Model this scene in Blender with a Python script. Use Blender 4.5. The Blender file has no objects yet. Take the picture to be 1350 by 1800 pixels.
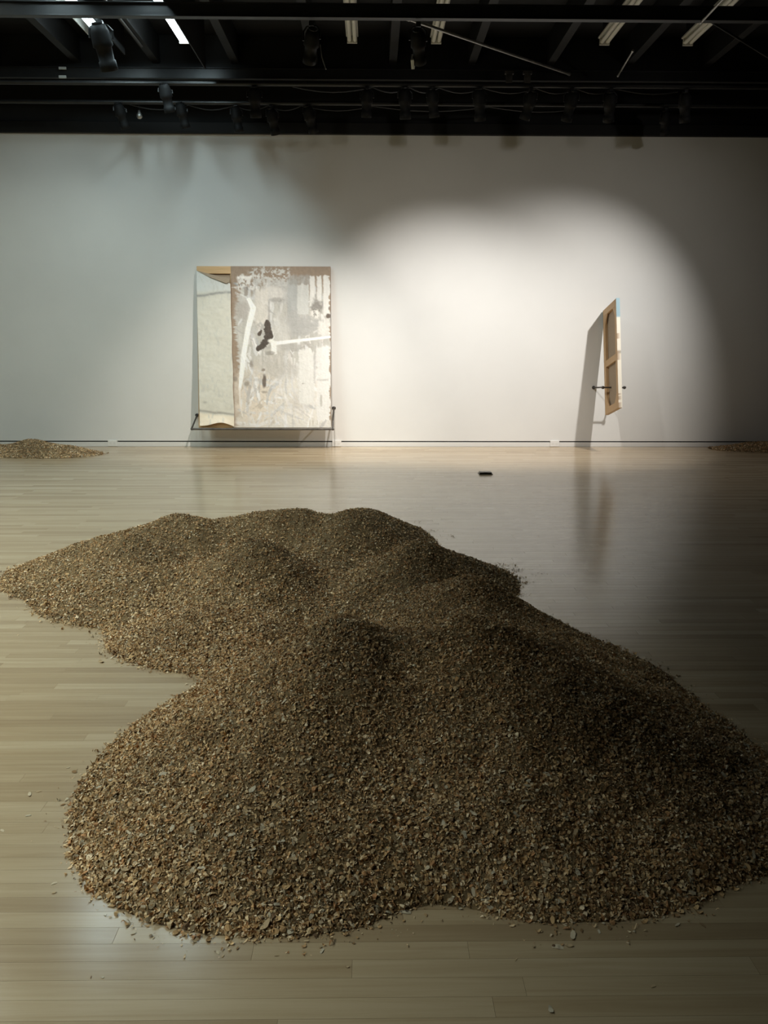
import bpy, bmesh, math, random
import numpy as np
from mathutils import Vector, Matrix

random.seed(7)
rng = np.random.default_rng(11)
scene = bpy.context.scene
C = scene.collection

# ---------------------------------------------------------------- camera
F = 1450.0; CAM_H = 1.41
PITCH = math.atan(298 / F); YAW = math.radians(0.8); ROLL = math.radians(0.14)
fw = Vector((math.sin(YAW) * math.cos(PITCH), math.cos(YAW) * math.cos(PITCH), -math.sin(PITCH)))
rt0 = Vector((math.cos(YAW), -math.sin(YAW), 0)); up0 = rt0.cross(fw)
rt = math.cos(ROLL) * rt0 + math.sin(ROLL) * up0
up = math.cos(ROLL) * up0 - math.sin(ROLL) * rt0
EYE = Vector((0, 0, CAM_H))
cam_data = bpy.data.cameras.new('camera'); cam = bpy.data.objects.new('camera', cam_data); C.objects.link(cam)
cam_data.sensor_fit = 'VERTICAL'; cam_data.sensor_height = 24.0; cam_data.lens = F / 1800 * 24.0
cam_data.clip_start = 0.05; cam_data.clip_end = 100
m = Matrix((rt, up, -fw)).transposed().to_4x4(); m.translation = EYE
cam.matrix_world = m
scene.camera = cam


def ray(x, y):
    return fw + rt * ((x - 675) / F) - up * ((y - 900) / F)


def ground(x, y, z=0.0):
    d = ray(x, y); return EYE + d * ((z - CAM_H) / d.z)


def at_depth(x, y, Y):
    d = ray(x, y); return EYE + d * (Y / d.y)


# ---------------------------------------------------------------- world, exposure
w = bpy.data.worlds.new('world'); scene.world = w; w.use_nodes = True
w.node_tree.nodes['Background'].inputs[0].default_value = (0.9, 0.95, 1.0, 1)
w.node_tree.nodes['Background'].inputs[1].default_value = 0.004
vs = scene.view_settings
vs.view_transform = 'Standard'; vs.look = 'None'; vs.gamma = 1.0; vs.use_curve_mapping = False
vs.exposure = 0.1

# lamps: powers and colours gathered here, the lamps themselves are made with their fixtures
TUBE_POWER = 26.0
TUBE_COLOR = (0.93, 1.0, 0.86)       # tubes over the near part of the room
FAR_TUBE_COLOR = (0.70, 0.93, 1.0)    # the two cooler tubes by the wall
TUBE_GLOW = 11.0
SPOTS = {   # name: (position, target, power, cone degrees, blend, colour, power of the added wide stray spot)
    'painting': ((-0.538, 7.95, 4.03), (-1.40, 11.25, 0.45), 440.0, 62.0, 1.0, (1.0, 0.92, 0.82), 10.0),
    'middle':   ((0.404, 7.95, 4.03), (1.00, 11.35, 0.75), 490.0, 68.0, 1.0, (1.0, 0.965, 0.92), 26.0),
    'panel':    ((4.10, 7.95, 3.98), (2.15, 11.35, 0.72), 530.0, 70.0, 1.0, (1.0, 0.965, 0.92), 26.0),
}
WALL_Y = 11.35
WALL_TOP = 4.015


# ---------------------------------------------------------------- helpers
def tag(o, label=None, cat=None, group=None, kind=None):
    if label: o['label'] = label
    if cat: o['category'] = cat
    if group: o['group'] = group
    if kind: o['kind'] = kind
    return o


def empty(name, loc=(0, 0, 0), rot=(0, 0, 0)):
    o = bpy.data.objects.new(name, None); C.objects.link(o)
    o.location = loc; o.rotation_euler = rot; o.empty_display_size = 0.1
    return o


def link(name, me, mat=None, parent=None, loc=None):
    o = bpy.data.objects.new(name, me); C.objects.link(o)
    if mat is not None and len(me.materials) == 0: me.materials.append(mat)
    if parent is not None: o.parent = parent
    if loc is not None: o.location = loc
    return o


def obj(name, bm, mat, parent=None, smooth=False, loc=None):
    me = bpy.data.meshes.new(name)
    bmesh.ops.recalc_face_normals(bm, faces=bm.faces)
    bm.to_mesh(me); bm.free()
    if smooth: me.polygons.foreach_set('use_smooth', [True] * len(me.polygons))
    return link(name, me, mat, parent, loc)


def add_box(bm, lo, hi, bevel=0.0, mat=None):
    lo = Vector(lo); hi = Vector(hi); c = (lo + hi) / 2; s = hi - lo
    r = bmesh.ops.create_cube(bm, size=1.0)
    vs_ = r['verts']
    for v in vs_: v.co = Vector((v.co.x * s.x, v.co.y * s.y, v.co.z * s.z)) + c
    if bevel > 0:
        ed = list({e for v in vs_ for e in v.link_edges})
        g = bmesh.ops.bevel(bm, geom=ed, offset=bevel, segments=2, affect='EDGES', profile=0.6)
    return bm


def box(lo, hi, bevel=0.0):
    return add_box(bmesh.new(), lo, hi, bevel)


def add_tube(bm, pts, r, n=10, caps=True):
    pts = [Vector(p) for p in pts]; rings = []
    prev = None
    for i, p in enumerate(pts):
        a = pts[max(i - 1, 0)]; b = pts[min(i + 1, len(pts) - 1)]
        t = (b - a).normalized()
        if prev is None:
            x = t.orthogonal().normalized()
        else:
            x = (prev - t * prev.dot(t)).normalized()
        prev = x; y = t.cross(x)
        rr = r[i] if isinstance(r, (list, tuple)) else r
        rings.append([bm.verts.new(p + (x * math.cos(2 * math.pi * k / n) + y * math.sin(2 * math.pi * k / n)) * rr) for k in range(n)])
    for A, B in zip(rings, rings[1:]):
        for k in range(n): bm.faces.new((A[k], A[(k + 1) % n], B[(k + 1) % n], B[k]))
    if caps:
        bm.faces.new(rings[0][::-1]); bm.faces.new(rings[-1])
    return bm


def tube(pts, r, n=10):
    return add_tube(bmesh.new(), pts, r, n)


def lathe(profile, n=20):
    """profile: list of (radius, z); axis is local z"""
    bm = bmesh.new(); rings = []
    for r, z in profile:
        rings.append([bm.verts.new((r * math.cos(2 * math.pi * k / n), r * math.sin(2 * math.pi * k / n), z)) for k in range(n)])
    for A, B in zip(rings, rings[1:]):
        for k in range(n): bm.faces.new((A[k], A[(k + 1) % n], B[(k + 1) % n], B[k]))
    bm.faces.new(rings[0][::-1]); bm.faces.new(rings[-1])
    return bm


def new_mat(name, color=(0.5, 0.5, 0.5), rough=0.5, metal=0.0, spec=0.5):
    mt = bpy.data.materials.new(name); mt.use_nodes = True
    b = mt.node_tree.nodes['Principled BSDF']
    b.inputs['Base Color'].default_value = (*color, 1); b.inputs['Roughness'].default_value = rough
    b.inputs['Metallic'].default_value = metal; b.inputs['Specular IOR Level'].default_value = spec
    return mt


class N:
    """tiny node helper"""
    def __init__(s, mt):
        s.t = mt.node_tree; s.b = s.t.nodes['Principled BSDF']

    def n(s, typ, **kw):
        nd = s.t.nodes.new(typ)
        for k, v in kw.items():
            if k in nd.inputs: nd.inputs[k].default_value = v
            else: setattr(nd, k, v)
        return nd

    def l(s, a, ao, b, bi):
        s.t.links.new(a.outputs[ao], b.inputs[bi])


def noise_mat(name, c1, c2, scale, rough=0.6, bump=0.0, stretch=(1, 1, 1), detail=5.0, metal=0.0, spec=0.5, bump_scale=None):
    mt = new_mat(name, c1, rough, metal, spec); h = N(mt)
    tc = h.n('ShaderNodeTexCoord'); mp = h.n('ShaderNodeMapping'); mp.inputs['Scale'].default_value = stretch
    h.l(tc, 'Object', mp, 'Vector')
    nz = h.n('ShaderNodeTexNoise', Scale=scale, Detail=detail); h.l(mp, 'Vector', nz, 'Vector')
    rp = h.n('ShaderNodeValToRGB')
    rp.color_ramp.elements[0].position = 0.3; rp.color_ramp.elements[1].position = 0.7
    rp.color_ramp.elements[0].color = (*c1, 1); rp.color_ramp.elements[1].color = (*c2, 1)
    h.l(nz, 'Fac', rp, 'Fac'); h.l(rp, 'Color', h.b, 'Base Color')
    if bump > 0:
        nz2 = h.n('ShaderNodeTexNoise', Scale=bump_scale or scale * 3, Detail=4.0); h.l(mp, 'Vector', nz2, 'Vector')
        bp = h.n('ShaderNodeBump', Strength=bump, Distance=0.01); h.l(nz2, 'Fac', bp, 'Height'); h.l(bp, 'Normal', h.b, 'Normal')
    return mt


def attr_mat(name, attr, rough=0.7, bump=0.0, bscale=60, spec=0.4, gain=1.0, translucency=0.0):
    mt = new_mat(name, (0.5, 0.5, 0.5), rough, 0, spec); h = N(mt)
    a = h.n('ShaderNodeAttribute', attribute_name=attr)
    h.l(a, 'Color', h.b, 'Base Color')
    if bump > 0:
        tc = h.n('ShaderNodeTexCoord')
        nz = h.n('ShaderNodeTexNoise', Scale=bscale, Detail=5.0); h.l(tc, 'Object', nz, 'Vector')
        bp = h.n('ShaderNodeBump', Strength=bump, Distance=0.006); h.l(nz, 'Fac', bp, 'Height'); h.l(bp, 'Normal', h.b, 'Normal')
    return mt


def srgb(r, g, b):
    f = lambda v: (v / 255 / 12.92) if v / 255 <= 0.04045 else ((v / 255 + 0.055) / 1.055) ** 2.4
    return (f(r), f(g), f(b))


def vnoise(x, y, seed=0):
    """smooth 2-D value noise, 0..1"""
    xi = np.floor(x).astype(np.int64); yi = np.floor(y).astype(np.int64); fx = x - xi; fy = y - yi
    fx = fx * fx * (3 - 2 * fx); fy = fy * fy * (3 - 2 * fy)

    def hsh(a, b):
        n = (a * 374761393 + b * 668265263 + seed * 974711) & 0x7fffffff
        n = ((n ^ (n >> 13)) * 1274126177) & 0x7fffffff
        return ((n ^ (n >> 16)) & 0xffff) / 65535.0
    return (hsh(xi, yi) * (1 - fx) + hsh(xi + 1, yi) * fx) * (1 - fy) + (hsh(xi, yi + 1) * (1 - fx) + hsh(xi + 1, yi + 1) * fx) * fy


def fbm(x, y, oct=4, seed=0):
    s = 0; a = 0.5; t = 0
    for i in range(oct):
        s = s + a * vnoise(x * 2 ** i, y * 2 ** i, seed + i * 17); t += a; a *= 0.5
    return s / t


def mesh_np(name, verts, faces, mat=None, smooth=False):
    me = bpy.data.meshes.new(name)
    nv = len(verts); nf = len(faces); k = faces.shape[1]
    me.vertices.add(nv); me.vertices.foreach_set('co', np.ascontiguousarray(verts, dtype=np.float32).ravel())
    me.loops.add(nf * k); me.loops.foreach_set('vertex_index', np.ascontiguousarray(faces, dtype=np.int32).ravel())
    me.polygons.add(nf); me.polygons.foreach_set('loop_start', np.arange(0, nf * k, k, dtype=np.int32))
    me.polygons.foreach_set('loop_total', np.full(nf, k, dtype=np.int32))
    me.polygons.foreach_set('use_smooth', np.full(nf, smooth, dtype=bool))
    me.update(calc_edges=True)
    if mat: me.materials.append(mat)
    return me


def color_attr(me, name, cols):
    a = me.color_attributes.new(name, 'FLOAT_COLOR', 'POINT')
    c = np.ones((len(cols), 4), dtype=np.float32); c[:, :3] = cols
    a.data.foreach_set('color', c.ravel())


# ---------------------------------------------------------------- materials
M = {}
M['wall'] = noise_mat('white_wall_paint', (0.76, 0.755, 0.73), (0.80, 0.795, 0.77), 1.3, rough=0.62, bump=0.05, bump_scale=120)
M['base'] = new_mat('white_skirting_paint', (0.74, 0.73, 0.70), 0.45)
M['plate'] = new_mat('white_plastic', (0.80, 0.79, 0.76), 0.4)
M['black'] = noise_mat('black_paint', (0.004, 0.004, 0.004), (0.008, 0.008, 0.008), 4.0, rough=0.6, spec=0.35)
M['blacksteel'] = noise_mat('black_steel', (0.007, 0.007, 0.0075), (0.014, 0.014, 0.014), 8.0, rough=0.42, spec=0.4)
M['drape'] = noise_mat('black_drape', (0.012, 0.012, 0.012), (0.02, 0.02, 0.02), 3.0, rough=0.9)
M['steel'] = noise_mat('dull_steel', (0.30, 0.29, 0.27), (0.42, 0.41, 0.38), 12.0, rough=0.42, metal=0.9)
M['rod'] = noise_mat('dark_rod_steel', (0.06, 0.055, 0.05), (0.12, 0.11, 0.10), 20.0, rough=0.45, metal=0.7)
M['white_enamel'] = new_mat('white_enamel', (0.62, 0.62, 0.58), 0.4)
M['lampblack'] = noise_mat('lamp_black', (0.006, 0.006, 0.006), (0.012, 0.012, 0.012), 14.0, rough=0.65, spec=0.2)
M['glass'] = new_mat('lens_glass', (0.25, 0.27, 0.28), 0.08, 0.0, 0.8)
M['gap'] = new_mat('shadow_gap_black', (0.02, 0.018, 0.015), 0.8)
M['pine'] = noise_mat('pale_pine', (0.52, 0.34, 0.17), (0.62, 0.43, 0.24), 3.0, rough=0.55, stretch=(30, 30, 2))
M['pine_x'] = noise_mat('pale_pine_cross', (0.60, 0.38, 0.17), (0.70, 0.47, 0.24), 3.0, rough=0.55, stretch=(2, 30, 30))
M['linen'] = noise_mat('raw_linen', (0.34, 0.27, 0.19), (0.40, 0.32, 0.235), 160.0, rough=0.85, bump=0.2)
M['brass'] = noise_mat('dark_brass', (0.06, 0.05, 0.035), (0.10, 0.08, 0.055), 20.0, rough=0.4, metal=0.6)
M['clamp'] = new_mat('pale_clamp_steel', (0.55, 0.57, 0.56), 0.4, 0.3)

# floor board wood: tone comes from each board's own attribute, grain from position
mt = new_mat('maple_board', (0.5, 0.38, 0.22), 0.3, 0, 0.5); mt.node_tree.nodes['Principled BSDF'].inputs['Specular IOR Level'].default_value = 0.45; h = N(mt)
at = h.n('ShaderNodeAttribute', attribute_name='tone')
geo = h.n('ShaderNodeNewGeometry')
mp = h.n('ShaderNodeMapping'); mp.inputs['Scale'].default_value = (1.6, 38.0, 1.0)
h.l(geo, 'Position', mp, 'Vector')
off = h.n('ShaderNodeVectorMath', operation='ADD'); h.l(mp, 'Vector', off, 0)
sc = h.n('ShaderNodeVectorMath', operation='SCALE'); sc.inputs['Scale'].default_value = 37.0
h.l(at, 'Color', sc, 0); h.l(sc, 'Vector', off, 1)
nz = h.n('ShaderNodeTexNoise', Scale=1.0, Detail=6.0, Roughness=0.6, Distortion=0.6); h.l(off, 'Vector', nz, 'Vector')
rp = h.n('ShaderNodeValToRGB')
el = rp.color_ramp.elements
el[0].position = 0.0; el[0].color = (0.42, 0.31, 0.19, 1)
el[1].position = 1.0; el[1].color = (0.62, 0.50, 0.34, 1)
e = el.new(0.5); e.color = (0.54, 0.418, 0.268, 1)
sep = h.n('ShaderNodeSeparateColor'); h.l(at, 'Color', sep, 'Color')
h.l(sep, 'Red', rp, 'Fac')
mx = h.n('ShaderNodeMixRGB', blend_type='MULTIPLY'); mx.inputs['Fac'].default_value = 0.55
rp2 = h.n('ShaderNodeValToRGB'); rp2.color_ramp.elements[0].position = 0.3; rp2.color_ramp.elements[1].position = 0.62
rp2.color_ramp.elements[0].color = (0.70, 0.64, 0.56, 1); rp2.color_ramp.elements[1].color = (1, 1, 1, 1)
h.l(nz, 'Fac', rp2, 'Fac'); h.l(rp, 'Color', mx, 'Color1'); h.l(rp2, 'Color', mx, 'Color2')
h.l(mx, 'Color', h.b, 'Base Color')
nz3 = h.n('ShaderNodeTexNoise', Scale=1.2, Detail=4.0); h.l(geo, 'Position', nz3, 'Vector')
mr = h.n('ShaderNodeMapRange'); mr.inputs['To Min'].default_value = 0.17; mr.inputs['To Max'].default_value = 0.23
h.l(nz3, 'Fac', mr, 'Value'); h.l(mr, 'Result', h.b, 'Roughness')
M['board'] = mt
M['subfloor'] = new_mat('subfloor', (0.10, 0.075, 0.045), 0.8)

# ---------------------------------------------------------------- room shell
XL, XR, YB = -7.0, 7.0, -4.5
floor = tag(obj('floor', box((XL, YB, -0.12), (XR, WALL_Y + 0.2, -0.012)), M['subfloor']), 'pale maple strip floor of the gallery', None, None, 'structure')
tag(obj('wall_back', box((XL, WALL_Y, 0.078), (XR, WALL_Y + 0.15, WALL_TOP)), M['wall']), 'tall white gallery wall behind the artworks', None, None, 'structure')
tag(obj('wall_back_upper', box((XL, WALL_Y + 0.01, WALL_TOP), (XR, WALL_Y + 0.15, 5.0)), M['black']), 'black band of wall above the white wall', None, None, 'structure')
tag(obj('wall_back_gap', box((XL, WALL_Y + 0.03, 0.0), (XR, WALL_Y + 0.15, 0.078)), M['gap']), 'dark shadow gap above the skirting', None, None, 'structure')
tag(obj('baseboard_back', box((XL, WALL_Y - 0.004, 0.0), (XR, WALL_Y + 0.03, 0.061), 0.003), M['base']), 'low white skirting board along the gallery wall', None, None, 'structure')
tag(obj('trim_1', box((XL, WALL_Y - 0.06, WALL_TOP), (XR, WALL_Y + 0.01, 4.15), 0.006), M['black']), 'black ledge along the top of the white wall', None, None, 'structure')
tag(obj('wall_left', box((XL - 0.15, YB, 0), (XL, WALL_Y, 5.0)), M['drape']), 'black side wall on the left', None, None, 'structure')
tag(obj('wall_right', box((XR, YB, 0), (XR + 0.15, WALL_Y, 5.0)), M['drape']), 'black side wall on the right', None, None, 'structure')
tag(obj('wall_front', box((XL, YB - 0.15, 0), (XR, YB, 5.0)), M['drape']), 'black wall behind the viewer', None, None, 'structure')
ceiling = tag(obj('ceiling', box((XL, YB, 4.86), (XR, WALL_Y + 0.15, 5.0)), M['black']), 'black painted ceiling with joists', None, None, 'structure')
BAY = 0.91
for i in range(-6, 8):
    x = -0.22 + (i - 0.5) * BAY
    obj('joist', box((x - 0.045, YB, 4.56), (x + 0.045, 10.40, 4.86), 0.004), M['black'], ceiling)
obj('cross_beam', box((XL, 10.40, 4.49), (XR, 10.52, 4.86), 0.004), M['black'], ceiling)
for y in (5.4, 2.6, -0.4):
    obj('cross_beam', box((XL, y, 4.30), (XR, y + 0.10, 4.40), 0.004), M['black'], ceiling)

# floor boards
BW = 0.0572
board_rows = int((WALL_Y - YB) / BW)


def board_geom(x0, x1, y0, y1, z=0.0):
    g = 0.0005; b = 0.00012
    x0 += g / 2; x1 -= g / 2; y0 += g / 2; y1 -= g / 2
    v = [(x0, y0, -0.013), (x1, y0, -0.013), (x1, y1, -0.013), (x0, y1, -0.013),
         (x0, y0, z - b), (x1, y0, z - b), (x1, y1, z - b), (x0, y1, z - b),
         (x0 + b, y0 + b, z), (x1 - b, y0 + b, z), (x1 - b, y1 - b, z), (x0 + b, y1 - b, z)]
    f = [(8, 9, 10, 11), (4, 5, 9, 8), (5, 6, 10, 9), (6, 7, 11, 10), (7, 4, 8, 11), (0, 1, 5, 4), (1, 2, 6, 5), (2, 3, 7, 6), (3, 0, 4, 7)]
    return v, f


rest_v = []; rest_f = []; rest_c = []
n_boards = 0
row_phase = 1.7895 - 0.0  # a joint measured in the photograph fixes the rows
for r_ in range(-110, 172):
    y0 = row_phase + r_ * BW; y1 = y0 + BW
    if y1 > WALL_Y + 0.02 or y0 < YB: continue
    x = XL + random.uniform(-0.8, 0)
    while x < XR:
        L = random.choice((0.38, 0.55, 0.7, 0.85, 1.0, 1.25, 1.5)) * random.uniform(0.9, 1.1)
        x0, x1 = max(x, XL), min(x + L, XR)
        x += L
        if x1 - x0 < 0.03: continue
        t = random.betavariate(2.2, 2.2); t2 = random.random()
        z = random.uniform(-0.00006, 0.0)
        v, f = board_geom(x0, x1, y0, y1, z)
        half = 0.48 * (y1 + 0.3) + 0.05
        if 1.42 < y1 and y0 < 3.36 and x1 > -half and x0 < half and n_boards < 300:
            me = bpy.data.meshes.new('floor_board'); me.from_pydata(v, [], f); me.update()
            color_attr(me, 'tone', np.tile((t, t2, 0.5), (12, 1)))
            link('floor_board', me, M['board'], floor); n_boards += 1
        else:
            k = len(rest_v); rest_v += v; rest_f += [tuple(i + k for i in q) for q in f]; rest_c += [(t, t2, 0.5)] * 12
me = mesh_np('floor_boards', np.array(rest_v), np.array(rest_f), M['board'])
color_attr(me, 'tone', np.array(rest_c))
tag(link('floor_boards', me, None, floor), None, None, None, 'stuff')

# skirting outlets
for x, lab in ((198, 'white outlet cover on the skirting left of the large painting'),
               (592, 'white outlet cover on the skirting just right of the large painting'),
               (975, 'white outlet cover on the skirting left of the side-on canvas')):
    p = at_depth(x, 781, WALL_Y - 0.01)
    t = tag(empty('outlet_cover', (p.x, WALL_Y - 0.004, 0.004)), lab, 'outlet', 'outlet covers along the skirting')
    obj('cover_plate', box((-0.062, -0.012, 0), (0.062, 0.034, 0.082), 0.003), M['plate'], t)
    for s in (-1, 1):
        obj('socket', box((s * 0.027 - 0.016, -0.0135, 0.026), (s * 0.027 + 0.016, -0.0115, 0.056), 0.0006), M['base'], t)

# floor box
p = ground(853, 833)
t = tag(empty('floor_box', (p.x, p.y, 0)), 'small dark metal floor outlet box set in the boards', 'floor outlet')
obj('frame', box((-0.075, -0.06, 0), (0.075, 0.06, 0.008), 0.003), M['brass'], t)
lid = obj('lid', box((-0.066, -0.051, 0.0079), (0.066, 0.051, 0.024), 0.006), M['brass'], t)
obj('latch', box((-0.012, -0.046, 0.0238), (0.012, -0.03, 0.027), 0.001), M['steel'], lid)


# ---------------------------------------------------------------- the big leaning painting
def paint_main():
    """Colours of the main canvas; coordinates are units of the painting: x 420..1178, y 122..1362 downwards"""
    X, Y = np.meshgrid(np.linspace(420, 1178, 218), np.linspace(122, 1362, 356))
    col = np.empty(X.shape + (3,)); lin = np.array(srgb(160, 140, 120)); col[:] = lin
    n1 = fbm(X / 60, Y / 60, 4, 1); n2 = fbm(X / 14, Y / 14, 4, 2); nst = fbm(X / 16, Y / 110, 4, 3); nst2 = fbm(X / 90, Y / 14, 4, 8)
    col *= (0.92 + 0.16 * n2)[..., None]

    def mix(mask, c, var=0.10, nz=None):
        mask = np.clip(mask, 0, 1)[..., None]
        nz = n2 if nz is None else nz
        c = np.array(srgb(*c)) * (1 + var * (nz - 0.5) * 2)[..., None]
        col[:] = col * (1 - mask) + c * mask

    def ss(a, b, v): t_ = np.clip((v - a) / (b - a), 0, 1); return t_ * t_ * (3 - 2 * t_)

    def rect(x0, x1, y0, y1, soft=10, rag=40, slant=0.0):
        xx = X + (Y - (y0 + y1) / 2) * slant
        wob = (nst - 0.5) * rag; wob2 = (nst2 - 0.5) * rag * 1.6
        return ss(x0 - soft, x0 + soft, xx + wob2 * .22) * (1 - ss(x1 - soft, x1 + soft, xx + wob2 * .22)) * ss(y0 - soft, y0 + soft, Y + wob) * (1 - ss(y1 - soft, y1 + soft, Y + wob))

    def line(pts, wd, soft=4, rag=8):
        d = np.full(X.shape, 1e9)
        for (ax, ay, aw), (bx, by, bw) in zip(pts, pts[1:]):
            dx, dy = bx - ax, by - ay
            t_ = np.clip(((X - ax) * dx + (Y - ay) * dy) / (dx * dx + dy * dy), 0, 1)
            d = np.minimum(d, np.hypot(X - ax - t_ * dx, Y - ay - t_ * dy) / (aw + (bw - aw) * t_))
        d = d * wd + (n2 - 0.5) * rag
        return 1 - ss(wd - soft, wd + soft, d)

    def blob(cx, cy, rx, ry, soft=0.5, rag=0.8):
        d = np.hypot((X - cx) / rx, (Y - cy) / ry) + (n1 - 0.5) * rag + (n2 - 0.5) * rag * 0.6
        return 1 - ss(1 - soft, 1 + soft, d)

    # large pale ground of the picture
    edge = 470 + 22 * np.sin(Y / 130) + (nst2 - .5) * 70
    body = ss(edge - 12, edge + 14, X) * ss(225, 330, Y + (nst - 0.5) * 260)
    mix(body * 0.95, (200, 197, 189), 0.16, nst)
    mix(blob(900, 1180, 420, 280, 0.6) * 0.9, (232, 226, 216), 0.06)
    mix(blob(600, 1150, 160, 220, 0.7) * 0.7, (230, 215, 196), 0.08)
    rs = np.random.default_rng(5)
    for k in range(280):
        cx = rs.uniform(480, 1172); cy = rs.uniform(270, 1345); ln = rs.uniform(50, 210); wd = rs.uniform(5, 15)
        ang = rs.normal(0, .45) if rs.random() < .75 else rs.uniform(.8, 2.2)
        dx, dy = math.sin(ang) * ln / 2, math.cos(ang) * ln / 2; bow = rs.normal(0, 9)
        up_ = cy < 760
        v_ = rs.choice((240, 226, 206, 184, 166) if up_ else (242, 232, 222, 206, 192), p=(.22, .22, .2, .2, .16) if up_ else (.28, .28, .2, .14, .1)); wm = rs.uniform(0, 14)
        m_ = line([(cx - dx, cy - dy, wd * .7), (cx + bow, cy, wd), (cx + dx, cy + dy, wd * .5)], wd, 4, 12)
        mix(m_ * rs.uniform(.45, .95) * ss(.22, .5, nst), (v_, v_ - wm * .5, v_ - wm), .08, nst)
    # dry scrubbed patch at the top
    mix(rect(560, 880, 135, 250, 20, 90) * ss(0.42, 0.62, n2), (205, 202, 196), 0.1)
    mix(rect(470, 640, 190, 300, 14, 60) * ss(0.35, 0.55, n2), (222, 218, 212))
    mix(rect(470, 580, 196, 216, 5, 14), (240, 236, 230))
    mix(rect(590, 860, 215, 400, 18, 70) * ss(0.3, 0.6, n1 * .5 + n2 * .5), (198, 195, 190), 0.14)
    mix(blob(740, 325, 90, 50, 0.4), (218, 213, 206))
    mix(blob(765, 378, 60, 18, 0.4) * .7, (165, 160, 154))
    # grey washes
    mix(rect(850, 930, 220, 520, 10, 60), (184, 184, 181), 0.10, nst)
    mix(rect(860, 1030, 190, 262, 12, 40) * .8, (170, 165, 158), 0.1)
    mix(rect(450, 560, 395, 520, 20, 50) * 0.85, (185, 178, 170), 0.12, nst)
    mix(rect(600, 700, 300, 560, 10, 50) * 0.7, (224, 217, 207), 0.06, nst)
    mix(rect(700, 716, 390, 545, 4, 12) * .6, (168, 163, 157))
    mix(rect(520, 548, 280, 350, 6, 20) * .7, (140, 128, 116))
    mix(blob(940, 560, 150, 90, 0.4) * .9, (184, 182, 178), 0.08, nst2)
    mix(blob(800, 640, 60, 150, 0.5) * .8, (215, 211, 204), 0.08, nst)
    mix(rect(790, 960, 715, 770, 14, 30, 0.0) * .8, (184, 180, 173), 0.08, nst2)
    mix(blob(740, 850, 110, 110, 0.5) * .7, (196, 190, 180), 0.08)
    mix(blob(850, 920, 120, 60, 0.5) * .6, (200, 195, 187), 0.08)
    mix(blob(940, 1170, 90, 60, 0.7) * .5, (198, 190, 180), 0.08)
    # pale vertical strokes on the right
    mix(rect(925, 1010, 260, 490, 6, 30), (212, 211, 206), 0.08, nst)
    for x0, x1, y0, y1 in ((1020, 1058, 195, 430), (1074, 1108, 195, 400), (1122, 1174, 190, 500)):
        mix(rect(x0, x1, y0, y1, 5, 26), (234, 231, 225), 0.06, nst)
    mix(blob(1070, 430, 48, 60, 0.4), (150, 145, 138), 0.14)
    mix(blob(1060, 480, 40, 40, 0.4) * ss(.4, .6, n2), (236, 231, 224))
    mix(rect(1085, 1175, 530, 640, 12, 70), (228, 224, 217))
    mix(rect(930, 1050, 760, 1180, 10, 60), (232, 229, 223), 0.06, nst)
    mix(rect(1070, 1176, 730, 1320, 10, 70), (234, 231, 226), 0.06, nst)
    mix(rect(1046, 1060, 790, 1020, 4, 14) * .6, (196, 192, 188))
    mix(rect(1070, 1160, 985, 1000, 4, 14) * .45, (176, 172, 166))
    mix(rect(1095, 1112, 1110, 1195, 4, 18) * .6, (176, 170, 160))
    for a, b in ((1150, 500), (1168, 440)):
        mix(blob(a + 10, b, 16, 18, .3), (110, 98, 88))
    # raw linen at the right edge
    mix(ss(1166, 1172, X + (nst2 - .5) * 24) * ss(.45, .55, vnoise(Y / 90, Y * 0, 5) + .1), (168, 148, 128), .06)
    # hatch marks near the bottom
    mix(ss(.62, .7, fbm((X + Y) / 26, (X - Y) / 70, 3, 21)) * rect(470, 760, 960, 1340, 40, 40) * .55, (190, 178, 162))
    mix(ss(.6, .7, nst) * rect(930, 1090, 1300, 1350, 12, 20) * .6, (190, 178, 162))
    mix(ss(.66, .72, fbm(X / 30, Y / 12, 3, 31)) * rect(940, 980, 1000, 1080, 8, 10) * .8, (180, 172, 162))
    for cx, cy, rx, ry in ((570, 870, 14, 34), (535, 1020, 20, 22), (445, 985, 14, 18)):
        mix(blob(cx, cy, rx, ry, .5) * .8, (150, 140, 128))
    # white lines
    mix(line([(555, 375, 14), (588, 440, 22), (545, 610, 20), (512, 800, 19), (494, 950, 18), (480, 1060, 10)], 20, 4, 6), (252, 249, 243), .02)
    mix(line([(478, 1060, 8), (480, 1180, 5), (498, 1275, 4)], 6, 3, 4) * .9, (240, 232, 222), .02)
    mix(line([(735, 712, 14), (900, 692, 12), (1172, 660, 9)], 12, 5, 5), (252, 250, 246), .02)
    # dark shape
    for q in ([(695, 560, 26), (702, 630, 30), (690, 690, 26), (650, 735, 24), (622, 752, 18)], [(722, 620, 10), (726, 662, 12)]):
        mix(line(q, 26, 4, 22), (82, 72, 64), .2)
    mix(line([(632, 640, 14), (648, 615, 8)], 12, 3, 8), (90, 78, 68), .2)
    mix(blob(668, 1005, 15, 48, .4, .7), (120, 108, 98)); mix(blob(660, 915, 14, 12, .4), (150, 138, 126)); mix(blob(668, 1085, 22, 10, .5) * .7, (160, 150, 138))
    mix(rect(722, 764, 690, 792, 5, 14), (250, 247, 241), .02)
    mix(blob(720, 690, 22, 14, .4), (244, 240, 232))
    mix(blob(710, 785, 30, 14, .4) * .6, (130, 122, 112))
    col *= (0.95 + 0.10 * n2)[..., None]
    return X, Y, np.clip(col * 0.97, 0, 0.90)


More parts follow.
